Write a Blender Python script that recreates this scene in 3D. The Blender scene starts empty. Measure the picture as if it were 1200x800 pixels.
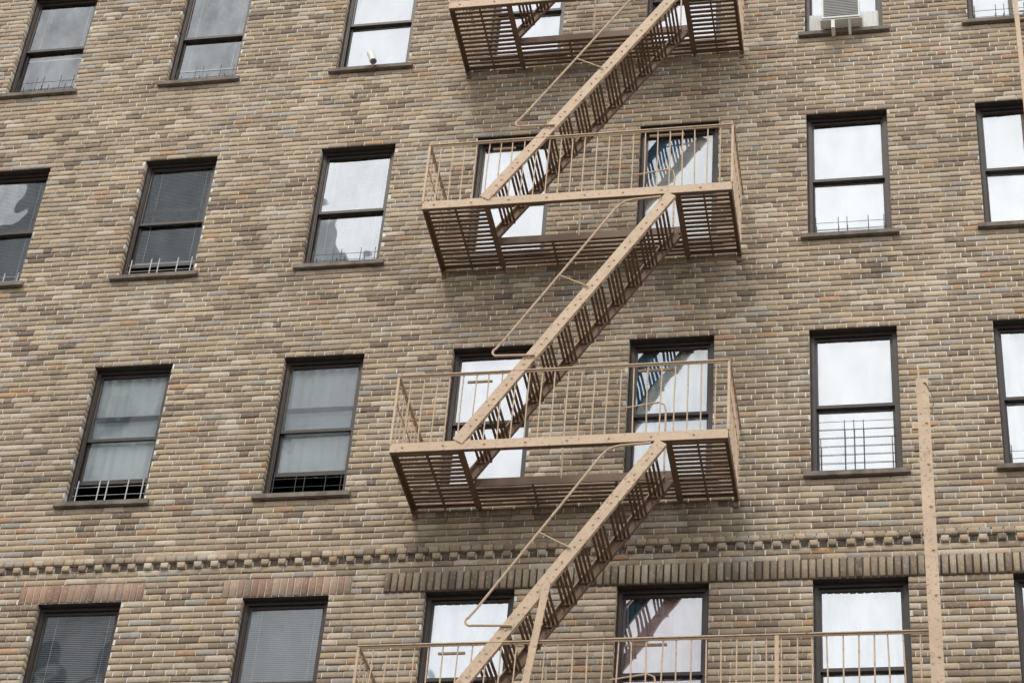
import bpy, math, random
import numpy as np
from mathutils import Vector, Matrix
random.seed(7); rng=np.random.default_rng(11)
scn=bpy.context.scene
scn.view_settings.view_transform='Standard'; scn.view_settings.look='None'; scn.view_settings.exposure=0

# ------------------------------------------------------------------ materials
def newmat(name):
    m=bpy.data.materials.new(name); m.use_nodes=True
    nt=m.node_tree; b=nt.nodes["Principled BSDF"]; return m,nt,b
def N(nt,t,**kw):
    n=nt.nodes.new(t)
    for k,v in kw.items(): setattr(n,k,v)
    return n
def mixc(nt,fac,a,b,mode='MIX'):
    n=N(nt,"ShaderNodeMix",data_type='RGBA',blend_type=mode)
    for s,v in ((0,fac),(6,a),(7,b)):
        if hasattr(v,'is_output'): nt.links.new(v,n.inputs[s])
        else: n.inputs[s].default_value = v if s==0 else ((*v,1) if len(v)==3 else v)
    return n.outputs[2]
def noise(nt,scale,detail=4,rough=.6,vec=None,sc=None):
    tc=N(nt,"ShaderNodeTexCoord"); v=tc.outputs["Object"]
    if sc:
        mp=N(nt,"ShaderNodeMapping"); mp.inputs["Scale"].default_value=sc; nt.links.new(v,mp.inputs[0]); v=mp.outputs[0]
    n=N(nt,"ShaderNodeTexNoise"); n.inputs["Scale"].default_value=scale; n.inputs["Detail"].default_value=detail; n.inputs["Roughness"].default_value=rough
    nt.links.new(v,n.inputs["Vector"]); return n.outputs["Fac"]
def ramp(nt,src,a,b,lo=0.,hi=1.):
    n=N(nt,"ShaderNodeMapRange"); n.inputs[1].default_value=a; n.inputs[2].default_value=b; n.inputs[3].default_value=lo; n.inputs[4].default_value=hi
    nt.links.new(src,n.inputs[0]); return n.outputs[0]
def bump(nt,b,src,st,dist):
    n=N(nt,"ShaderNodeBump"); n.inputs["Strength"].default_value=st; n.inputs["Distance"].default_value=dist
    nt.links.new(src,n.inputs["Height"]); nt.links.new(n.outputs[0],b.inputs["Normal"])

def simple(name,col,rough=.6,var=.25,scale=12,bmp=.2,metal=0,bd=.002):
    m,nt,b=newmat(name)
    f=noise(nt,scale,5)
    c=mixc(nt,ramp(nt,f,.3,.7),tuple(x*(1-var) for x in col),tuple(min(1,x*(1+var)) for x in col))
    nt.links.new(c,b.inputs["Base Color"]); b.inputs["Roughness"].default_value=rough; b.inputs["Metallic"].default_value=metal
    if bmp: bump(nt,b,noise(nt,scale*8,3),bmp,bd)
    return m

# brick: per-brick colour attribute + grime
MB,nt,b=newmat("brick")
at=N(nt,"ShaderNodeAttribute",attribute_name="bcol")
c=at.outputs["Color"]
f1=noise(nt,60,5,.7); c=mixc(nt,ramp(nt,f1,.35,.75,.0,.52),c,(.17,.13,.088))
f0=noise(nt,28,3,.6); c=mixc(nt,ramp(nt,f0,.54,.75,.0,.48),c,(.67,.60,.47))
f2=noise(nt,.5,5,.62); c=mixc(nt,ramp(nt,f2,.45,.75,0,.42),c,(.18,.145,.10))
f3=noise(nt,2.2,5,.65,sc=(1,1,.16)); c=mixc(nt,ramp(nt,f3,.55,.78,0,.45),c,(.12,.097,.072))
f4=noise(nt,1.3,6,.7,sc=(1,1,.5)); c=mixc(nt,ramp(nt,f4,.55,.73,0,.42),c,(.72,.66,.54))
nt.links.new(c,b.inputs["Base Color"]); b.inputs["Roughness"].default_value=.88
bump(nt,b,noise(nt,140,5,.7),.7,.005)
# mortar
MM,nt,b=newmat("mortar")
f=noise(nt,1.1,6,.7,sc=(1,1,.6)); c=mixc(nt,ramp(nt,f,.32,.55),(.46,.42,.35),(.86,.83,.76))
f=noise(nt,45,4); c=mixc(nt,ramp(nt,f,.48,.75,0,.5),c,(.26,.22,.17))
nt.links.new(c,b.inputs["Base Color"]); b.inputs["Roughness"].default_value=.95
bump(nt,b,noise(nt,120,4),.5,.004)
MMD=simple("shaded_grimy_bed_mortar",(.15,.125,.097),.95,.6,1.6,.4)  # bed joints: recess shadow and grime both put into this dark colour
# painted steel
def paint(name,base,rust=.6):
    m,nt,b=newmat(name)
    c=mixc(nt,ramp(nt,noise(nt,6,5),.3,.7),tuple(x*.86 for x in base),tuple(x*1.06 for x in base))
    c=mixc(nt,ramp(nt,noise(nt,26,6,.75),.55,.64,0,rust),c,(.19,.10,.055))
    c=mixc(nt,ramp(nt,noise(nt,3,5,.7),.5,.75,0,.5),c,tuple(x*.5 for x in base))
    nt.links.new(c,b.inputs["Base Color"]); b.inputs["Roughness"].default_value=.6
    bump(nt,b,noise(nt,70,4),.4,.003); return m
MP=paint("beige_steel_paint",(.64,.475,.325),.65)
MPD=paint("shaded_rusty_steel_paint",(.185,.115,.072),.95)  # rusty slats, treads and undersides, with their shade worked into the colour
MF=simple("dark_brown_frame",(.032,.021,.016),.45,.35,15,.1)
MS=simple("stone_sill",(.19,.16,.13),.85,.4,9,.6)
MST=simple("steel_lintel",(.05,.04,.035),.7,.3,9,.3)
MW=simple("white_roller_shade",(.86,.86,.84),.8,.05,3,.05)
MBL=simple("blind_slats",(.78,.79,.76),.6,.1,3,0)
MCU=simple("pale_curtain",(.88,.94,.93),.9,.10,2,.1)
MPK=simple("pink_curtain",(.85,.66,.68),.9,.2,2,.1)
MBU=simple("blue_reflection_sheet",(.03,.25,.42),.9,.25,5,.1)  # invented cloth sheet standing in for a blue reflection in the panes
MD=simple("dark_interior",(.02,.02,.022),.9,.3,2,0)
MG=simple("black_guard_bar",(.05,.05,.055),.5,.2,9,0)
MGW=simple("grey_guard_bar",(.55,.55,.55),.5,.2,9,0)
MAC=simple("ac_casing",(.72,.72,.69),.5,.08,8,.05)
MACD=simple("ac_grille",(.16,.16,.16),.5,.1,8,.05)
# glass
def glassmat(name,refl,tint=(.95,.965,.98)):
    m=bpy.data.materials.new(name); m.use_nodes=True; nt=m.node_tree; nt.nodes.clear()
    o=N(nt,"ShaderNodeOutputMaterial"); mx=N(nt,"ShaderNodeMixShader"); tr=N(nt,"ShaderNodeBsdfTransparent"); gl=N(nt,"ShaderNodeBsdfGlossy")
    tr.inputs[0].default_value=(.97,.99,.99,1); gl.inputs["Color"].default_value=(*tint,1); gl.inputs["Roughness"].default_value=.02
    fr=N(nt,"ShaderNodeFresnel"); fr.inputs[0].default_value=1.5
    fac=ramp(nt,fr.outputs[0],0,1,refl,1)
    d=ramp(nt,noise(nt,4,5,.7,sc=(1,1,.4)),.4,.75,0,-.12)
    ad=N(nt,"ShaderNodeMath",operation='ADD'); nt.links.new(fac,ad.inputs[0]); nt.links.new(d,ad.inputs[1])
    bp=N(nt,"ShaderNodeBump"); bp.inputs["Strength"].default_value=.35; bp.inputs["Distance"].default_value=.014
    nt.links.new(noise(nt,2.2,1,.4),bp.inputs["Height"]); nt.links.new(bp.outputs[0],gl.inputs["Normal"])
    nt.links.new(ad.outputs[0],mx.inputs[0]); nt.links.new(tr.outputs[0],mx.inputs[1]); nt.links.new(gl.outputs[0],mx.inputs[2]); nt.links.new(mx.outputs[0],o.inputs[0]); return m
MGL=glassmat("window_glass",.54); MGL2=glassmat("window_glass_clear",.22); MGL3=glassmat("window_glass_tinted",.36)

# ------------------------------------------------------------------ mesh accumulator
class Acc:
    def __init__(s,mats): s.v=[];s.f=[];s.m=[];s.mats=mats
    def quad(s,a,b,c,d,mi=0):
        n=len(s.v); s.v+= [a,b,c,d]; s.f.append((n,n+1,n+2,n+3)); s.m.append(mi)
    def box(s,x0,x1,y0,y1,z0,z1,mi=0):
        s.obox(Vector(((x0+x1)/2,(y0+y1)/2,(z0+z1)/2)),Vector(((x1-x0)/2,0,0)),Vector((0,(y1-y0)/2,0)),Vector((0,0,(z1-z0)/2)),mi)
    def obox(s,c,a,b,d,mi=0):
        n=len(s.v)
        for sa,sb,sd in ((-1,-1,-1),(1,-1,-1),(1,1,-1),(-1,1,-1),(-1,-1,1),(1,-1,1),(1,1,1),(-1,1,1)):
            s.v.append(tuple(c+a*sa+b*sb+d*sd))
        for q in ((0,3,2,1),(4,5,6,7),(0,1,5,4),(1,2,6,5),(2,3,7,6),(3,0,4,7)):
            s.f.append(tuple(n+i for i in q)); s.m.append(mi)
    def bar(s,p,q,w,h,up=(0,0,1),mi=0):   # w along side, h along up
        p=Vector(p);q=Vector(q);d=q-p;L=d.length;d/=L;u=Vector(up);sd=d.cross(u)
        if sd.length<1e-4: u=Vector((1,0,0)); sd=d.cross(u)
        sd.normalize();u=sd.cross(d).normalized()
        s.obox((p+q)/2,d*(L/2),sd*(w/2),u*(h/2),mi)
    def rod(s,pts,r,mi=0,n=8):
        pts=[Vector(p) for p in pts]; base=len(s.v)
        for i,p in enumerate(pts):
            d=(pts[min(i+1,len(pts)-1)]-pts[max(i-1,0)]).normalized()
            ref=Vector((0,1,0)) if abs(d.y)<.9 else Vector((0,0,1))
            a=d.cross(ref).normalized(); bb=d.cross(a)
            for k in range(n):
                t=2*math.pi*k/n; s.v.append(tuple(p+a*(r*math.cos(t))+bb*(r*math.sin(t))))
        for i in range(len(pts)-1):
            for k in range(n):
                s.f.append((base+i*n+k,base+i*n+(k+1)%n,base+(i+1)*n+(k+1)%n,base+(i+1)*n+k)); s.m.append(mi)
        s.f.append(tuple(base+k for k in range(n))); s.m.append(mi)
        s.f.append(tuple(base+(len(pts)-1)*n+k for k in reversed(range(n)))); s.m.append(mi)
    def obj(s,name,parent=None,bevel=0):
        me=bpy.data.meshes.new(name); me.from_pydata(s.v,[],s.f); 
        for m in s.mats: me.materials.append(m)
        me.polygons.foreach_set("material_index",s.m); me.update()
        o=bpy.data.objects.new(name,me); scn.collection.objects.link(o)
        if parent: o.parent=parent
        if bevel:
            md=o.modifiers.new("b",'BEVEL'); md.width=bevel; md.segments=1; md.limit_method='ANGLE'
        return o
def empty(name):
    o=bpy.data.objects.new(name,None); scn.collection.objects.link(o); return o

# ------------------------------------------------------------------ building
bld=empty("brick_apartment_building")
CH=3.0/43; W=.8616; H=25.17*CH
COLS=dict(Z=-11.45,A=-9.52,B=-7.506,C=-5.426,D=-3.628,E=-1.805,F=0.0,G=1.788,H=3.65)
TOPS={0:129,1:86,2:43,3:0,4:-42,5:-85}
K0,K1=-130,131; X0,X1=-13.2,5.8
JO=.011
bx=[]
PAL=np.array([(.55,.445,.285),(.48,.38,.235),(.41,.33,.215),(.34,.275,.18),(.265,.2,.13),(.43,.395,.31),(.49,.315,.165),(.62,.54,.385),(.20,.155,.11)])*np.array([1.10,1.07,1.17])
PW=np.array([.26,.24,.17,.11,.07,.07,.025,.10,.025]); PW/=PW.sum()
def brick(x0,x1,z0,z1,y=0.,col=None,deep=.10):
    if col is None: 
        col=PAL[rng.choice(len(PAL),p=PW)]*rng.uniform(.9,1.1)
    # platform shade, with some grime, painted into the brick colour below each level
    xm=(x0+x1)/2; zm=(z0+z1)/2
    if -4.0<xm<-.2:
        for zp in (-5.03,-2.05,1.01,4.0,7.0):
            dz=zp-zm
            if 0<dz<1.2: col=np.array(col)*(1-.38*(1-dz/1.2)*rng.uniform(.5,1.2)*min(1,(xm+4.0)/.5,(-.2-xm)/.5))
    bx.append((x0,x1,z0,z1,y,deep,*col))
REDP=[(.42,.25,.17),(.35,.20,.135),(.47,.33,.235),(.38,.25,.19)]
def red(): return np.array(REDP[rng.integers(4)])*rng.uniform(.85,1.15)
def holes(k):
    hs=[]
    for r,T in TOPS.items():
        if T-26<=k<=T-1:
            for c,x in COLS.items(): hs.append((x,x+W))
    if -42<=k<=-40:
        for c in ('Z','A','B','C'): hs.append((COLS[c]-.21,COLS[c]+W+.21))
        hs.append((-4.04,X1))
    return sorted(hs)
def spans(hs):
    out=[];cur=X0
    for a,b_ in hs:
        if a>cur: out.append((cur,a))
        cur=max(cur,b_)
    if cur<X1: out.append((cur,X1))
    return out
mort=Acc([MM,MMD])
BL=.2105; MY=.0085
for k in range(K0,K1):
    z0=k*CH; z1=z0+CH
    hs=holes(k); head=(k%6==0)
    step=BL/2 if head else BL
    off=(k%2)*BL/2+rng.uniform(-.012,.012)+ (BL/4 if head else 0)
    for a,b_ in spans(hs):
        zl,zh=z0+JO/2,z1-JO/2
        mort.quad((a,MY,zl),(b_,MY,zl),(b_,MY,zh),(a,MY,zh))
        mort.quad((a,MY+.003,z0),(b_,MY+.003,z0),(b_,MY+.003,zl+.001),(a,MY+.003,zl+.001),1)
        mort.quad((a,MY+.003,zh-.001),(b_,MY+.003,zh-.001),(b_,MY+.003,z1),(a,MY+.003,z1),1)
    y=0.; 
    if k==-36: y=-.032
    for a,b_ in spans(hs):
        if k==-37:   # dentils
            n=int((b_-a)/.085); 
            for i in range(n):
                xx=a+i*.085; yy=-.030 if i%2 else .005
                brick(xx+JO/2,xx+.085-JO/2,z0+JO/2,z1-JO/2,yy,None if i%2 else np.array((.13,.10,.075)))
            continue
        j=math.floor((a-off)/step)
        while True:
            l=off+j*step; rr=l+step; j+=1
            if l>=b_: break
            l=max(l,a-JO/2);rr=min(rr,b_+JO/2)
            if rr-l<.035: continue
            jl=rng.uniform(-.002,.002)
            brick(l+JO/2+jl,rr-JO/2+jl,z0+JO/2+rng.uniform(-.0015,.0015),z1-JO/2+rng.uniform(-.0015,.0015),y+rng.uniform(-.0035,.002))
# soldier courses
zs0,zs1=-42*CH,-39*CH
def soldiers(a,b_,fn,y,g=.005):
    n=round((b_-a)/.0705); w=(b_-a)/n
    mort.quad((a,.009,zs0),(b_,.009,zs0),(b_,.009,zs1),(a,.009,zs1),1 if g>.005 else 0)
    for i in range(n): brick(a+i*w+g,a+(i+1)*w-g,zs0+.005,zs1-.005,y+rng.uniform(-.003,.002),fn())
for c in ('Z','A','B','C'): soldiers(COLS[c]-.21,COLS[c]+W+.21,red,-.004)
soldiers(-4.04,X1,lambda:PAL[rng.choice(len(PAL),p=PW)]*rng.uniform(.5,.78),-.022,.0085)
B=np.array(bx); n=len(B)
x0,x1,z0,z1,yy,dp=B[:,0],B[:,1],B[:,2],B[:,3],B[:,4],B[:,5]
ch=.004
vv=np.zeros((n,12,3))
cor=[(0,0),(1,0),(1,1),(0,1)]
for i,(a,b_) in enumerate(cor):
    X=np.where(a,x1,x0); Z=np.where(b_,z1,z0)
    jx=rng.uniform(-.0026,.0026,n); jz=rng.uniform(-.0026,.0026,n); jy=rng.uniform(-.002,.002,n)
    vv[:,i]=np.stack([X+(ch if a==0 else -ch)+jx,yy+jy,Z+(ch if b_==0 else -ch)+jz],1)
    vv[:,4+i]=np.stack([X+jx*.5,yy+ch+jy,Z+jz*.5],1)
    vv[:,8+i]=np.stack([X+jx*.5,yy*0+dp,Z+jz*.5],1)
fq=[(0,1,2,3)]
for i in range(4):
    j=(i+1)%4; fq.append((4+i,4+j,j,i)); fq.append((8+i,8+j,4+j,4+i))
fq=np.array(fq); faces=(fq[None]+ (np.arange(n)*12)[:,None,None]).reshape(-1,4)
me=bpy.data.meshes.new("brickwork"); nv=n*12; nf=len(faces)
me.vertices.add(nv); me.vertices.foreach_set("co",vv.reshape(-1))
me.loops.add(nf*4); me.loops.foreach_set("vertex_index",faces.reshape(-1).astype(np.int32))
me.polygons.add(nf); me.polygons.foreach_set("loop_start",np.arange(0,nf*4,4,dtype=np.int32))
me.update(calc_edges=True); me.validate()
ca=me.color_attributes.new("bcol",'FLOAT_COLOR','POINT')
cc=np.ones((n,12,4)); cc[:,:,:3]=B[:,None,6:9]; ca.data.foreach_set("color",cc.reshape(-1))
me.materials.append(MB)
o=bpy.data.objects.new("brickwork",me); scn.collection.objects.link(o); o.parent=bld
mort.obj("mortar",bld)

# surrounding plain parts of facade / body
MBT,nt,b=newmat("brick_far")
tc=N(nt,"ShaderNodeTexCoord"); mp=N(nt,"ShaderNodeMapping"); mp.inputs["Rotation"].default_value=(math.radians(90),0,0)
nt.links.new(tc.outputs["Object"],mp.inputs[0]); bt=N(nt,"ShaderNodeTexBrick"); nt.links.new(mp.outputs[0],bt.inputs[0])
bt.inputs["Scale"].default_value=1; bt.inputs["Brick Width"].default_value=.21; bt.inputs["Row Height"].default_value=CH; bt.inputs["Mortar Size"].default_value=.006
bt.inputs["Color1"].default_value=(.43,.35,.23,1); bt.inputs["Color2"].default_value=(.28,.22,.15,1); bt.inputs["Mortar"].default_value=(.30,.27,.21,1)
nt.links.new(bt.outputs[0],b.inputs["Base Color"]); b.inputs["Roughness"].default_value=.9
body=Acc([MBT,MS]); GZ=-15.5; ZT=12.5
zb,zt=K0*CH,K1*CH
body.box(-26,X0,0,.3,GZ,ZT); body.box(X1,16,0,.3,GZ,ZT); body.box(X0+.001,X1-.001,.001,.3,GZ,zb); body.box(X0+.001,X1-.001,.001,.3,zt,ZT)
body.box(-26,-25.7,.301,14,GZ,ZT-.01); body.box(15.7,16,.301,14,GZ,ZT-.01); body.box(-26,16,14.001,14.3,GZ,ZT); body.box(-26,16,0,14.3,ZT+.001,ZT+.2,1)
body.box(-26.1,16.1,-.35,.0-.001,ZT-.5,ZT+.3,1)
body.obj("outer_walls",bld)

# windows -----------------------------------------------------------
MATW=[MF,MGL,MS,MW,MBL,MCU,MD,MG,MGW,MST,MM,MGL2,MPK,MBU,MGL3]
FRM,GL,SIL,SHD,BLD_,CUR,DRK,GRD,GRW,LIN,MOR,GLC,PNK,BLU,GLM=range(15)
def window(name,x,zt,spec):
    a=Acc(MATW); zb=zt-H; x1=x+W; yf=.085
    # reveals & lintel
    a.quad((x-.003,.0125,zb-.06),(x-.003,.2,zb-.06),(x-.003,.2,zt),(x-.003,.0125,zt),MOR)
    a.quad((x1+.003,.0125,zb-.06),(x1+.003,.2,zb-.06),(x1+.003,.2,zt),(x1+.003,.0125,zt),MOR)
    a.box(x-.05,x1+.05,.014,.2,zt+.001,zt+.009,LIN)
    # sill
    a.box(x-.07,x1+.07,-.052,-.0072,zt-26*CH+.004,zb-.004,SIL)
    a.box(x+.001,x1-.001,-.007,.2,zt-26*CH+.002,zb-.001,SIL)
    # frame
    t=.042
    a.box(x,x+t,yf,yf+.1,zb,zt,FRM); a.box(x1-t,x1,yf,yf+.1,zb,zt,FRM)
    a.box(x+t,x1-t,yf,yf+.1,zt-t,zt,FRM); a.box(x+t,x1-t,yf,yf+.1,zb,zb+.03,FRM)
    a.box(x+t,x+t+.012,yf+.01,yf+.02,zb+.03,zt-t,FRM); a.box(x1-t-.012,x1-t,yf+.01,yf+.02,zb+.03,zt-t,FRM)
    xi,xj=x+t,x1-t; zm=(zb+zt)/2-.01
    g=GLC if spec.get('clear') else (GLM if spec.get('mid') else GL)
    def sash(z0,z1,y,bot,top):
        s=.034
        a.box(xi,xi+s,y,y+.03,z0,z1,FRM); a.box(xj-s,xj,y,y+.03,z0,z1,FRM)
        a.box(xi+s,xj-s,y,y+.03,z0,z0+bot,FRM); a.box(xi+s,xj-s,y,y+.03,z1-top,z1,FRM)
        tw=rng.uniform(-.003,.003); tz=rng.uniform(-.003,.003)
        a.quad((xi+s,y+.014+tw,z0+bot),(xj-s,y+.014-tw,z0+bot),(xj-s,y+.014-tw+tz,z1-top),(xi+s,y+.014+tw+tz,z1-top),g)
    up=spec.get('open',0)
    sash(zm-.018,zt-t,yf+.025,.036,.03)
    sash(zb+.03+up,zm+.018+up,yf+.058,.05,.036)
    # interior
    yb=yf+.115
    k=spec.get('k','shade'); cov=spec.get('cov',1.0)
    zc=zt-t-(H-.07)*cov
    if k=='shade':
        a.quad((xi,yb,zc),(xj,yb,zc),(xj,yb,zt-t),(xi,yb,zt-t),SHD)
        a.box(xi,xj,yb-.006,yb+.006,zc-.02,zc,SHD)
    elif k=='blind':
        z=zt-t-.02
        while z>zc:
            a.quad((xi+.005,yb-.011,z-.009),(xj-.005,yb-.011,z-.009),(xj-.005,yb+.011,z+.009),(xi+.005,yb+.011,z+.009),BLD_); z-=.021
        for xx in (xi+.12,xj-.12): a.box(xx-.002,xx+.002,yb-.014,yb-.012,zc,zt-t,BLD_)
        a.box(xi+.003,xj-.003,yb-.014,yb+.014,zc-.03,zc-.012,BLD_)
    elif k in('curtain','pink'):
        nn=60; ph=rng.uniform(0,6); cm=CUR if k=='curtain' else PNK
        pts=[(xi+(xj-xi)*i/nn, yb+.012+.010*math.sin(i*.75+ph)+.007*math.sin(i*.31+ph*2)) for i in range(nn+1)]
        for i in range(nn):
            (xa,ya),(xb,yb2)=pts[i],pts[i+1]
            a.quad((xa,ya,zc),(xb,yb2,zc),(xb,yb2,zt-t),(xa,ya,zt-t),cm)
        if spec.get('split'):   # second tier cafe curtain rod
            zr=(zt+zb)/2+.28; a.rod([(xi,yb-.012,zr),(xj,yb-.012,zr)],.009,DRK,6)
    if spec.get('refl_sheet'):
        w_,h_=spec['refl_sheet']; nn=14; z1_=zt-t-.02
        for i in range(nn):
            u0,u1=i/nn,(i+1)/nn
            f=lambda u:(xi+.03+w_*u, yb-.006+.005*math.sin(u*22), z1_-h_*(1-u)**1.3)
            p0,p1=f(u0),f(u1); a.quad(p0,p1,(p1[0],p1[1],z1_),(p0[0],p0[1],z1_),BLU)
    ym=yf+.1; R=.9
    for q in (((x-.2,R,zb-.2),(x1+.2,R,zb-.2),(x1+.2,R,zt+.2),(x-.2,R,zt+.2)),
              ((x,ym,zb),(x-.2,R,zb-.2),(x-.2,R,zt+.2),(x,ym,zt)),((x1,ym,zb),(x1+.2,R,zb-.2),(x1+.2,R,zt+.2),(x1,ym,zt)),
              ((x,ym,zt),(x1,ym,zt),(x1+.2,R,zt+.2),(x-.2,R,zt+.2)),((x,ym,zb),(x1,ym,zb),(x1+.2,R,zb-.2),(x-.2,R,zb-.2))): a.quad(*q,DRK)
    # guard
    gh=spec.get('guard',0)
    if gh:
        gm=GRW if spec.get('gw') else GRD; yg=yf+.012; top=zb+.04+gh; r=.0042 if not spec.get('gw') else .007; z=zb+.07
        if spec.get('grid'):
            cx=(xi+xj)/2+.0
            while z<top: a.rod([(xi,yg,z),(xj,yg,z)],.003,gm,6); z+=.10
            for xx in (xi+.05,cx-.11,cx-.02,cx+.07,xj-.05): a.rod([(xx,yg-.008,zb+.03),(xx,yg-.008,top-(.0 if abs(xx-cx)<.2 else .22))],r,gm,6)
        else:
            nz=3
            for i in range(nz): 
                zz=zb+.05+gh*(i+.15)/nz; a.rod([(xi,yg,zz),(xj,yg,zz)],.003,gm,6)
            for xx in (xi+.04,xi+.27,xi+.36,xj-.20,xj-.04): a.rod([(xx,yg-.008,zb+.03),(xx,yg-.008,top)],r,gm,6)
    a.obj(name,bld)
spec={}
for c in COLS:
    for r in TOPS: spec[c+str(r)]=dict(k='shade')
for k_,d in {
 'A0':dict(k='blind',cov=.7,clear=1),'B0':dict(k='blind',cov=.8,clear=1),
 'A1':dict(k='blind',cov=.55,clear=1,guard=.34),'B1':dict(k='blind',cov=.78,clear=1,guard=.30),'C1':dict(k='shade',cov=1),
 'A2':dict(k='blind',cov=.9,clear=1,guard=.2,gw=1),'B2':dict(k='blind',cov=.8,clear=1,guard=.28,gw=1,open=.22),'C2':dict(k='blind',cov=1,guard=.26),
 'A3':dict(k='curtain',cov=.8,clear=1),'B3':dict(k='curtain',cov=.80,clear=1,guard=.3,gw=1,open=.30,split=1),'C3':dict(k='curtain',cov=.80,mid=1,guard=.30,open=.30,split=1),
 'A4':dict(k='blind',clear=1),'B4':dict(k='blind',cov=1,clear=1),'C4':dict(k='blind',cov=1),
 'F2':dict(k='shade',guard=.28),'G2':dict(k='shade'),'F3':dict(k='shade',guard=.64,grid=1),'G3':dict(k='curtain',guard=.26),
 'D2':dict(k='shade',cov=1),'D3':dict(k='shade'),'E2':dict(k='shade',refl_sheet=(.46,.62),mid=1),'E3':dict(k='curtain',cov=1,refl_sheet=(.44,.70),mid=1),'D4':dict(k='curtain',cov=1),'G1':dict(k='shade',guard=.3),
 'F4':dict(k='curtain'),'E4':dict(k='pink',refl_sheet=(.2,.3),mid=1)}.items(): spec[k_]=d
for c in COLS:
    for r,T in TOPS.items(): window("window_%s%d"%(c,r),COLS[c],T*CH,spec[c+str(r)])

# AC unit in F1
zb1=86*CH-H
a=Acc([MAC,MACD,MP])
ax0,ax1=COLS['F']+.2,COLS['F']+.62
a.box(ax0,ax1,-.20,.08,zb1+.02,zb1+.36,0)
for i in range(11): a.box(ax0+.02,ax1-.02,-.2065,-.2005,zb1+.05+i*.026,zb1+.062+i*.026,1)
for i in range(7): a.box(ax0+.03+i*.05,ax0+.055+i*.05,-.15,.0,zb1+.0165,zb1+.0195,1)
for i in range(8):
    for s0,s1 in ((COLS['F']+.045,ax0-.004),(ax1+.004,COLS['F']+W-.045)):
        w=(s1-s0)/8; a.obox(Vector((s0+w*(i+.5),.07,zb1+.2)),Vector((w*.5,.006*(1 if i%2 else -1),0)),Vector((0,.002,0)),Vector((0,0,.17)),0)
a.box(ax0+.1,ax0+.14,-.19,-.055,zb1-.12,zb1+.0005,0); a.bar((ax0+.3,-.18,zb1-.005),(ax0+.3,-.06,zb1-.12),.03,.01,mi=0)
a.box(ax0-.02,ax1+.02,-.19,-.055,zb1+.001,zb1+.014,0)
a.obj("air_conditioner",None,.003)
# flood lamp on C1 sill
a=Acc([MAC,MACD]); zc1=zb1
fx=COLS['C']+.46
a.rod([(fx,-.045,zc1-.03),(fx,-.075,zc1+.0),(fx,-.10,zc1+.03)],.012)
a.rod([(fx-.035,-.09,zc1+.15),(fx-.028,-.095,zc1+.13),(fx+.0,-.11,zc1+.06),(fx+.03,-.13,zc1-.03)],.042,0,14); a.rod([(fx+.0305,-.1305,zc1-.0315),(fx+.034,-.133,zc1-.04)],.034,1,14)
a.obj("flood_lamp")

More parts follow.
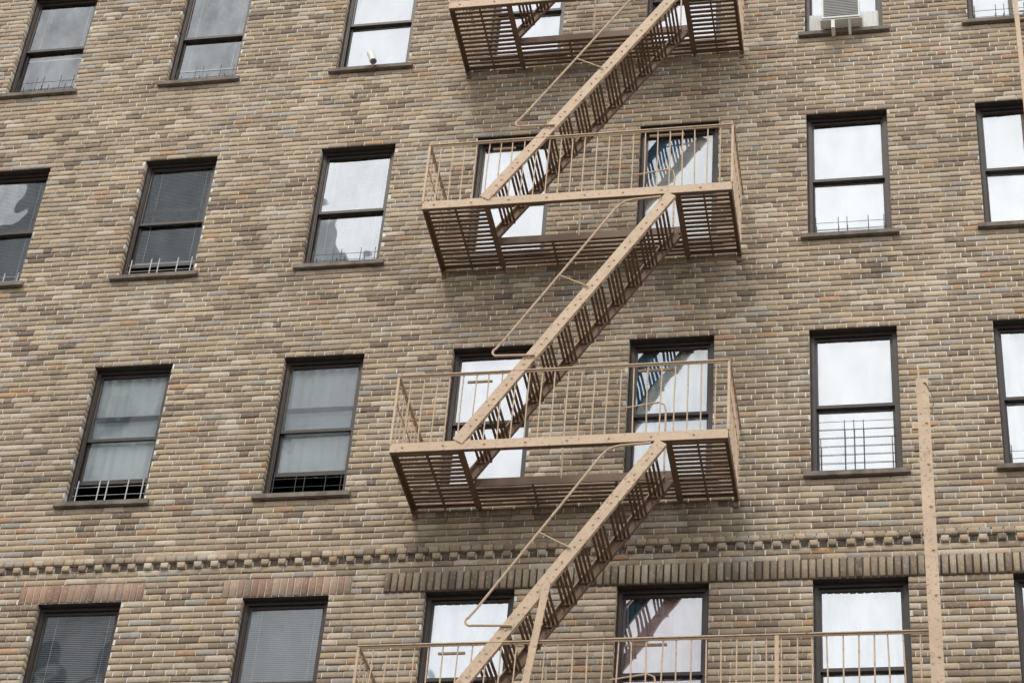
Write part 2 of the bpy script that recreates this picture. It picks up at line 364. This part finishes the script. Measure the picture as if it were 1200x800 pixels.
# ------------------------------------------------------------------ fire escape
fe=empty("fire_escape")
YF=-1.03; XL,XR=-3.845,-.68; OX0,OX1,OY=-3.16,-1.24,-.40
levels=[(-5.03,XL-.04,1.07),(-2.05,XL,XR),(1.01,XL,XR),(4.0,XL,XR),(7.0,XL,XR)]
TOPR=.895
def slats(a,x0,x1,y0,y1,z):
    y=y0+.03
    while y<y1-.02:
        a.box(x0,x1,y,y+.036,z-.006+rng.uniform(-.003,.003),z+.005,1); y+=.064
def platform(i,zf,xl,xr):
    a=Acc([MP,MPD]); zt=zf+.1
    # perimeter channel
    a.box(xl,xr,YF-.006,YF+.004,zf,zt,0); a.box(xl,xr,YF+.0045,YF+.045,zt-.008,zt,0)
    a.box(xl,xr,YF+.0045,YF+.04,zf,zf+.007,1)
    for x in (xl,xr): 
        s=1 if x==xl else -1
        xa,xb=sorted((x,x+s*.009)); a.box(xa,xb,YF+.046,-.001,zf,zt-.002,1)
        xa,xb=sorted((x+s*.0095,x+s*.045)); a.box(xa,xb,YF+.05,-.001,zt-.04,zt-.032,1)
        xa,xb=sorted((x-s*.0,x+s*.05)); a.box(xa,xb,-.014,-.004,zf-.06,zf-.001,1)
    a.box(xl+.01,xr-.01,-.05,-.016,zt-.045,zt-.038,1)
    # cross bearers
    for x in (OX0-.012,OX1+.012): a.box(x-.012,x+.012,YF+.046,-.016,zf+.008,zt-.035,1); a.box(x-.03,x+.03,YF+.046,-.06,zf+.0,zf+.0078,1)
    a.box(OX0+.002,OX1-.002,OY-.012,OY,zf+.015,zt+.004,1)
    for x in (xl+.33,): a.box(x-.008,x+.008,YF+.046,-.016,zf+.03,zt-.035,1)
    xm=(OX0+OX1)/2
    for x in (xm-.4,xm+.4): a.box(x-.008,x+.008,OY+.001,-.016,zf+.03,zt-.035,1)
    if xr>0:
        for x in (-.5,0.,.5): a.box(x-.01,x+.01,YF+.046,-.016,zf+.02,zt-.035,1)
    else: a.box(-.98,-.964,YF+.046,-.016,zf+.03,zt-.035,1)
    zs=zt-.028
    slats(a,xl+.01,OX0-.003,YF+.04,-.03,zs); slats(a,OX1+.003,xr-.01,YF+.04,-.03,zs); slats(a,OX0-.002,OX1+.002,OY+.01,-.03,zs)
    # railing
    zr=zf+TOPR; 
    a.bar((xl-.01,YF,zr),(xr+.01,YF,zr),.038,.010,mi=0)
    a.bar((xl-.01,YF,zr-.012),(xr+.01,YF,zr-.012),.008,.022,mi=0)
    for x in (xl,xr):
        a.bar((x,YF,zr-.003),(x,-.0,zr-.003),.034,.010,mi=0); a.bar((x,YF+.02,zr-.30),(x,-.0,zr-.30),.008,.02,mi=0)
        m=8
        for j in range(1,m): 
            y=YF*(1-j/m); a.rod([(x,y,zt-.01),(x,y,zr)],.0065,0,6)
    L=xr-xl; m=round(L/.128)
    for j in range(m+1):
        x=xl+L*j/m
        if j in (0,m): a.box(x-.011,x+.011,YF-.011,YF+.011,zf+.09,zr,0)
        else:
            jx=rng.uniform(-.010,.010); a.rod([(x+rng.uniform(-.004,.004),YF+.012,zt-.03),(x+jx*.3,YF+.004,(zt+zr)/2),(x+jx,YF+.008,zr)],.0068,0,6)
    if xr>0: a.box(-.26,-.225,YF-.014,YF-.0065,zf,zr+.004,0)
    # bolts
    x=xl+.12
    while x<xr:
        a.rod([(x,YF-.006,zf+.055),(x,YF-.016,zf+.055)],.012,0,6); x+=.39
    # inner stanchion and hooks
    a.rod([(-2.32,OY-.006,zt-.03),(-2.33,OY-.006,zt+.92)],.009,0,6)
    a.rod([(-1.75,OY-.03,zt+.75),(-1.42,OY-.03,zt+.80),(-1.36,OY-.03,zt+.77),(-1.345,OY-.03,zt+.7),(-1.34,OY-.03,zt)],.0095,0,6)
    a.bar((OX1-.3,YF+.05,zr-.035),(OX1+.06,YF+.05,zr-.035),.02,.022,mi=0)
    a.bar((OX0-.02,YF+.06,zr-.06),(OX0+.22,YF+.06,zr-.06),.02,.02,mi=0)
    a.obj("platform_%d"%i,fe)
def stair(i,z0,z1):
    a=Acc([MP,MPD])
    A=Vector((-3.20,0,z0)); Bv=Vector((-1.285,0,z1)); d=(Bv-A); L=d.length; d/=L; nrm=Vector((-d.z,0,d.x))
    for y,s in ((YF-.012,1),(OY-.035,-1)):
        p=A+Vector((0,y,0)); q=Bv+Vector((0,y,0))
        sd=Vector((0,1,0))
        a.obox((p+q)/2,d*(L/2),sd*.004,nrm*.056,0 if s==1 else 1)
        for t in (-1,1): a.obox((p+q)/2+nrm*(t*.0525)+sd*(s*.021),d*(L/2),sd*.0165,nrm*.0035,0 if (s==1 or t==1) else 1)
    n=12
    for j in range(1,n+1):
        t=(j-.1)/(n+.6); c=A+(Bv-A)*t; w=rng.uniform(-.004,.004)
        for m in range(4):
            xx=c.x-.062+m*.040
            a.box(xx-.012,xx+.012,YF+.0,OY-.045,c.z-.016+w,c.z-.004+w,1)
        for y in (YF+.002,OY-.049):   # tread brackets
            a.box(c.x-.08,c.x+.072,y-.004 if y>-.8 else y,y+.004 if y<-.8 else y,c.z-.045,c.z-.0165,1)
        for e in (-.05,.045):
            p=A+d*((c-A).length+e*.9); a.rod([tuple(p+Vector((0,YF-.016,0))),tuple(p+Vector((0,YF-.026,0)))],.010,0,6)
    # outer hand rail
    def P(x,z): return (x,YF-.03,z0+z)
    top=z1-z0
    line=lambda x,o: (x+3.20)*(top/1.915)+o
    xe=-2.93; ze=line(xe,.66); r=.045
    pts=[P(xe+.40,ze-.11),P(xe+.10,ze-.10),P(xe+.045,ze-.098)]
    for t in range(0,9):
        an=math.radians(265-t*18); pts.append(P(xe+.035+r*1.1*math.cos(an)-.0, ze-.055+r*math.sin(an)))
    pts+= [P(xe+.08,ze+.08),P(-1.84,line(-1.80,.62)),P(-1.79,line(-1.80,.68)),P(-1.74,line(-1.80,.715)),P(-1.66,line(-1.80,.735)),P(-1.38,line(-1.80,.75))]
    a.rod(pts,.0115,0,8)
    for x in (-2.36,): a.rod([P(x,line(x,.66)),P(x+.30,line(x+.30,.03))],.008,0,6)
    a.obj("stair_flight_%d"%i,fe)
for i,(z,xl,xr) in enumerate(levels): platform(i,z,xl,xr)
for i in range(4): stair(i,levels[i][0]+.09,levels[i+1][0]-.02)
# drop ladder guide and stay
a=Acc([MP,MPD])
px=1.075
a.box(px-.055,px+.055,YF-.03,YF-.022,-5.3,-1.50,0); a.box(px-.055,px-.047,YF-.0215,YF+.03,-5.3,-1.5,0); a.box(px+.047,px+.055,YF-.0215,YF+.03,-5.3,-1.5,0)
a.box(px-.035,px-.02,YF-.036,YF-.0305,-1.9,-1.38,0)
for z in (-1.55,-2.0,-2.45,-2.9,-3.35,-3.8,-4.4): a.rod([(px+.02,YF-.03,z),(px+.02,YF-.045,z)],.012,0,6)
a.box(px-.11,px-.056,YF-.03,YF,-2.06,-1.99,0); a.box(px-.10,px-.056,YF-.03,YF,-2.30,-2.25,1)
a.rod([(px+.03,YF-.035,-1.55),(px+.10,YF-.035,-1.75),(px+.07,YF-.035,-1.9)],.005,1,6)
a.bar((-2.24,YF-.045,-3.55),(-2.42,YF-.045,-5.0),.01,.065,up=(1,0,0),mi=0)
a.obj("drop_ladder_guide",fe)
# upright at right edge: ladder standing off the wall
CAM=Vector((1.04138,-17.01417,-13.8423)); RM=Matrix.Rotation(.17534,3,'Z')@Matrix.Rotation(-.07391,3,'Y')@Matrix.Rotation(2.24421,3,'X')
def onY(u,v,y):
    d=RM@Vector(((u-600)/2558.92,-(v-400)/2558.92,-1)); return CAM+d*((y-CAM.y)/d.y)
YLD=-.22
q=onY(1202,150,YLD)
a=Acc([MP,MPD]); lx=q.x
for x in (lx,lx+.40): a.box(x,x+.05,YLD-.01,YLD+.03,q.z,q.z+4.4,0)
z=q.z+.15
while z<q.z+4.3: a.rod([(lx+.0505,YLD+.01,z),(lx+.3995,YLD+.01,z)],.011,0,8); z+=.3
for z in (3.35,3.95):
    for x in (lx+.03,lx+.43): a.bar((x,YLD+.031,z),(x,-.0,z),.03,.012,mi=0)
a.obj("vertical_ladder")

# ------------------------------------------------------------------ street & surroundings
def sheet(name,x0,x1,y0,y1,z,mat):
    a=Acc([mat]); a.quad((x0,y0,z),(x1,y0,z),(x1,y1,z),(x0,y1,z)); return a.obj(name)
MGR=simple("ground_mat",(.16,.15,.14),.95,.2,.3,.2); MRD=simple("asphalt",(.05,.05,.052),.9,.25,3,.5); MSW=simple("concrete",(.30,.29,.27),.9,.12,2,.3); MLN=simple("road_paint",(.7,.7,.66),.8,.1,5,.1)
sheet("ground",-1500,1500,-1500,1500,GZ-.15,MGR)
sheet("road",-400,400,-13,-4,GZ-.146,MRD)
a=Acc([MSW]); a.box(-400,400,-4,-.36,GZ-.149,GZ); a.obj("pavement",None)
a=Acc([MSW]); a.box(-400,400,-20.5,-13,GZ-.149,GZ); a.obj("pavement",None)
a=Acc([MLN]); 
for i in range(-30,30): a.quad((i*4,-8.56,GZ-.142),(i*4+2,-8.56,GZ-.142),(i*4+2,-8.44,GZ-.142),(i*4,-8.44,GZ-.142))
a.obj("road_markings")
MT=simple("tower_concrete",(.46,.48,.50),.9,.1,.3,.1); MTW=simple("tower_window",(.14,.18,.22),.25,.3,.4,0)
def tower(name,x0,x1,y0,y1,h,mats,fh=3.2,sw=2.6,steps=()):
    a=Acc(mats); a.box(x0,x1,y0,y1,GZ,h)
    for (sx0,sx1,sh,sh2) in steps: a.box(sx0,sx1,y0+2,y1-2,sh+.001,sh2)
    z=GZ+3.5
    while z<h-2.5:
        x=x0+1
        while x<x1-1.5:
            a.box(x,x+1.2,y1+.001,y1+.04,z,z+1.7,1); a.box(x-.1,x+1.3,y1+.001,y1+.12,z-.15,z-.002,0); x+=sw
        z+=fh
    a.box(x0-.2,x1+.2,y1-.2,y1+.4,h-.4,h+.3,0)
    return a.obj(name)
tower("opposite_tower",-44,-19.6,-60,-40,36,[MT,MTW],steps=[(-36,-21,36,42),(-33,-24,42,47)])
tower("opposite_building",-40,30,-34,-20.6,-3.5,[MBT,MTW])

# ------------------------------------------------------------------ light
w=bpy.data.worlds.new("World"); scn.world=w; w.use_nodes=True; nt=w.node_tree
bg=nt.nodes["Background"]; bg.inputs[1].default_value=.145
sk=N(nt,"ShaderNodeTexSky",sky_type='NISHITA'); sk.sun_disc=False; 
sd=Vector((-.22,-.66,1.0)).normalized(); sk.sun_elevation=math.asin(sd.z); sk.sun_rotation=math.atan2(sd.x,sd.y)
tc=N(nt,"ShaderNodeTexCoord"); nz=N(nt,"ShaderNodeTexNoise"); nz.inputs["Scale"].default_value=2.6; nz.inputs["Detail"].default_value=7; nz.inputs["Roughness"].default_value=.55
nt.links.new(tc.outputs["Generated"],nz.inputs["Vector"])
cl=mixc(nt,ramp(nt,nz.outputs["Fac"],.3,.7),(8.6,9.0,9.6),(11.9,12.0,12.1))
col=mixc(nt,ramp(nt,nz.outputs["Fac"],.30,.44,.72,.97),sk.outputs[0],cl)
nt.links.new(col,bg.inputs[0])
L=bpy.data.lights.new("sun","SUN"); L.energy=1.5; L.angle=math.radians(12); L.color=(1,.93,.83)
lo=bpy.data.objects.new("sun",L); scn.collection.objects.link(lo); lo.rotation_euler=sd.to_track_quat('Z','Y').to_euler(); lo.location=(0,-10,20)

# ------------------------------------------------------------------ camera
cam=bpy.data.cameras.new("camera"); cam.sensor_width=36; cam.lens=2558.92/1200*36; cam.clip_end=4000; cam.clip_start=.1
co=bpy.data.objects.new("camera",cam); scn.collection.objects.link(co); co.location=CAM; co.rotation_euler=(2.24421,-.07391,.17534); scn.camera=co
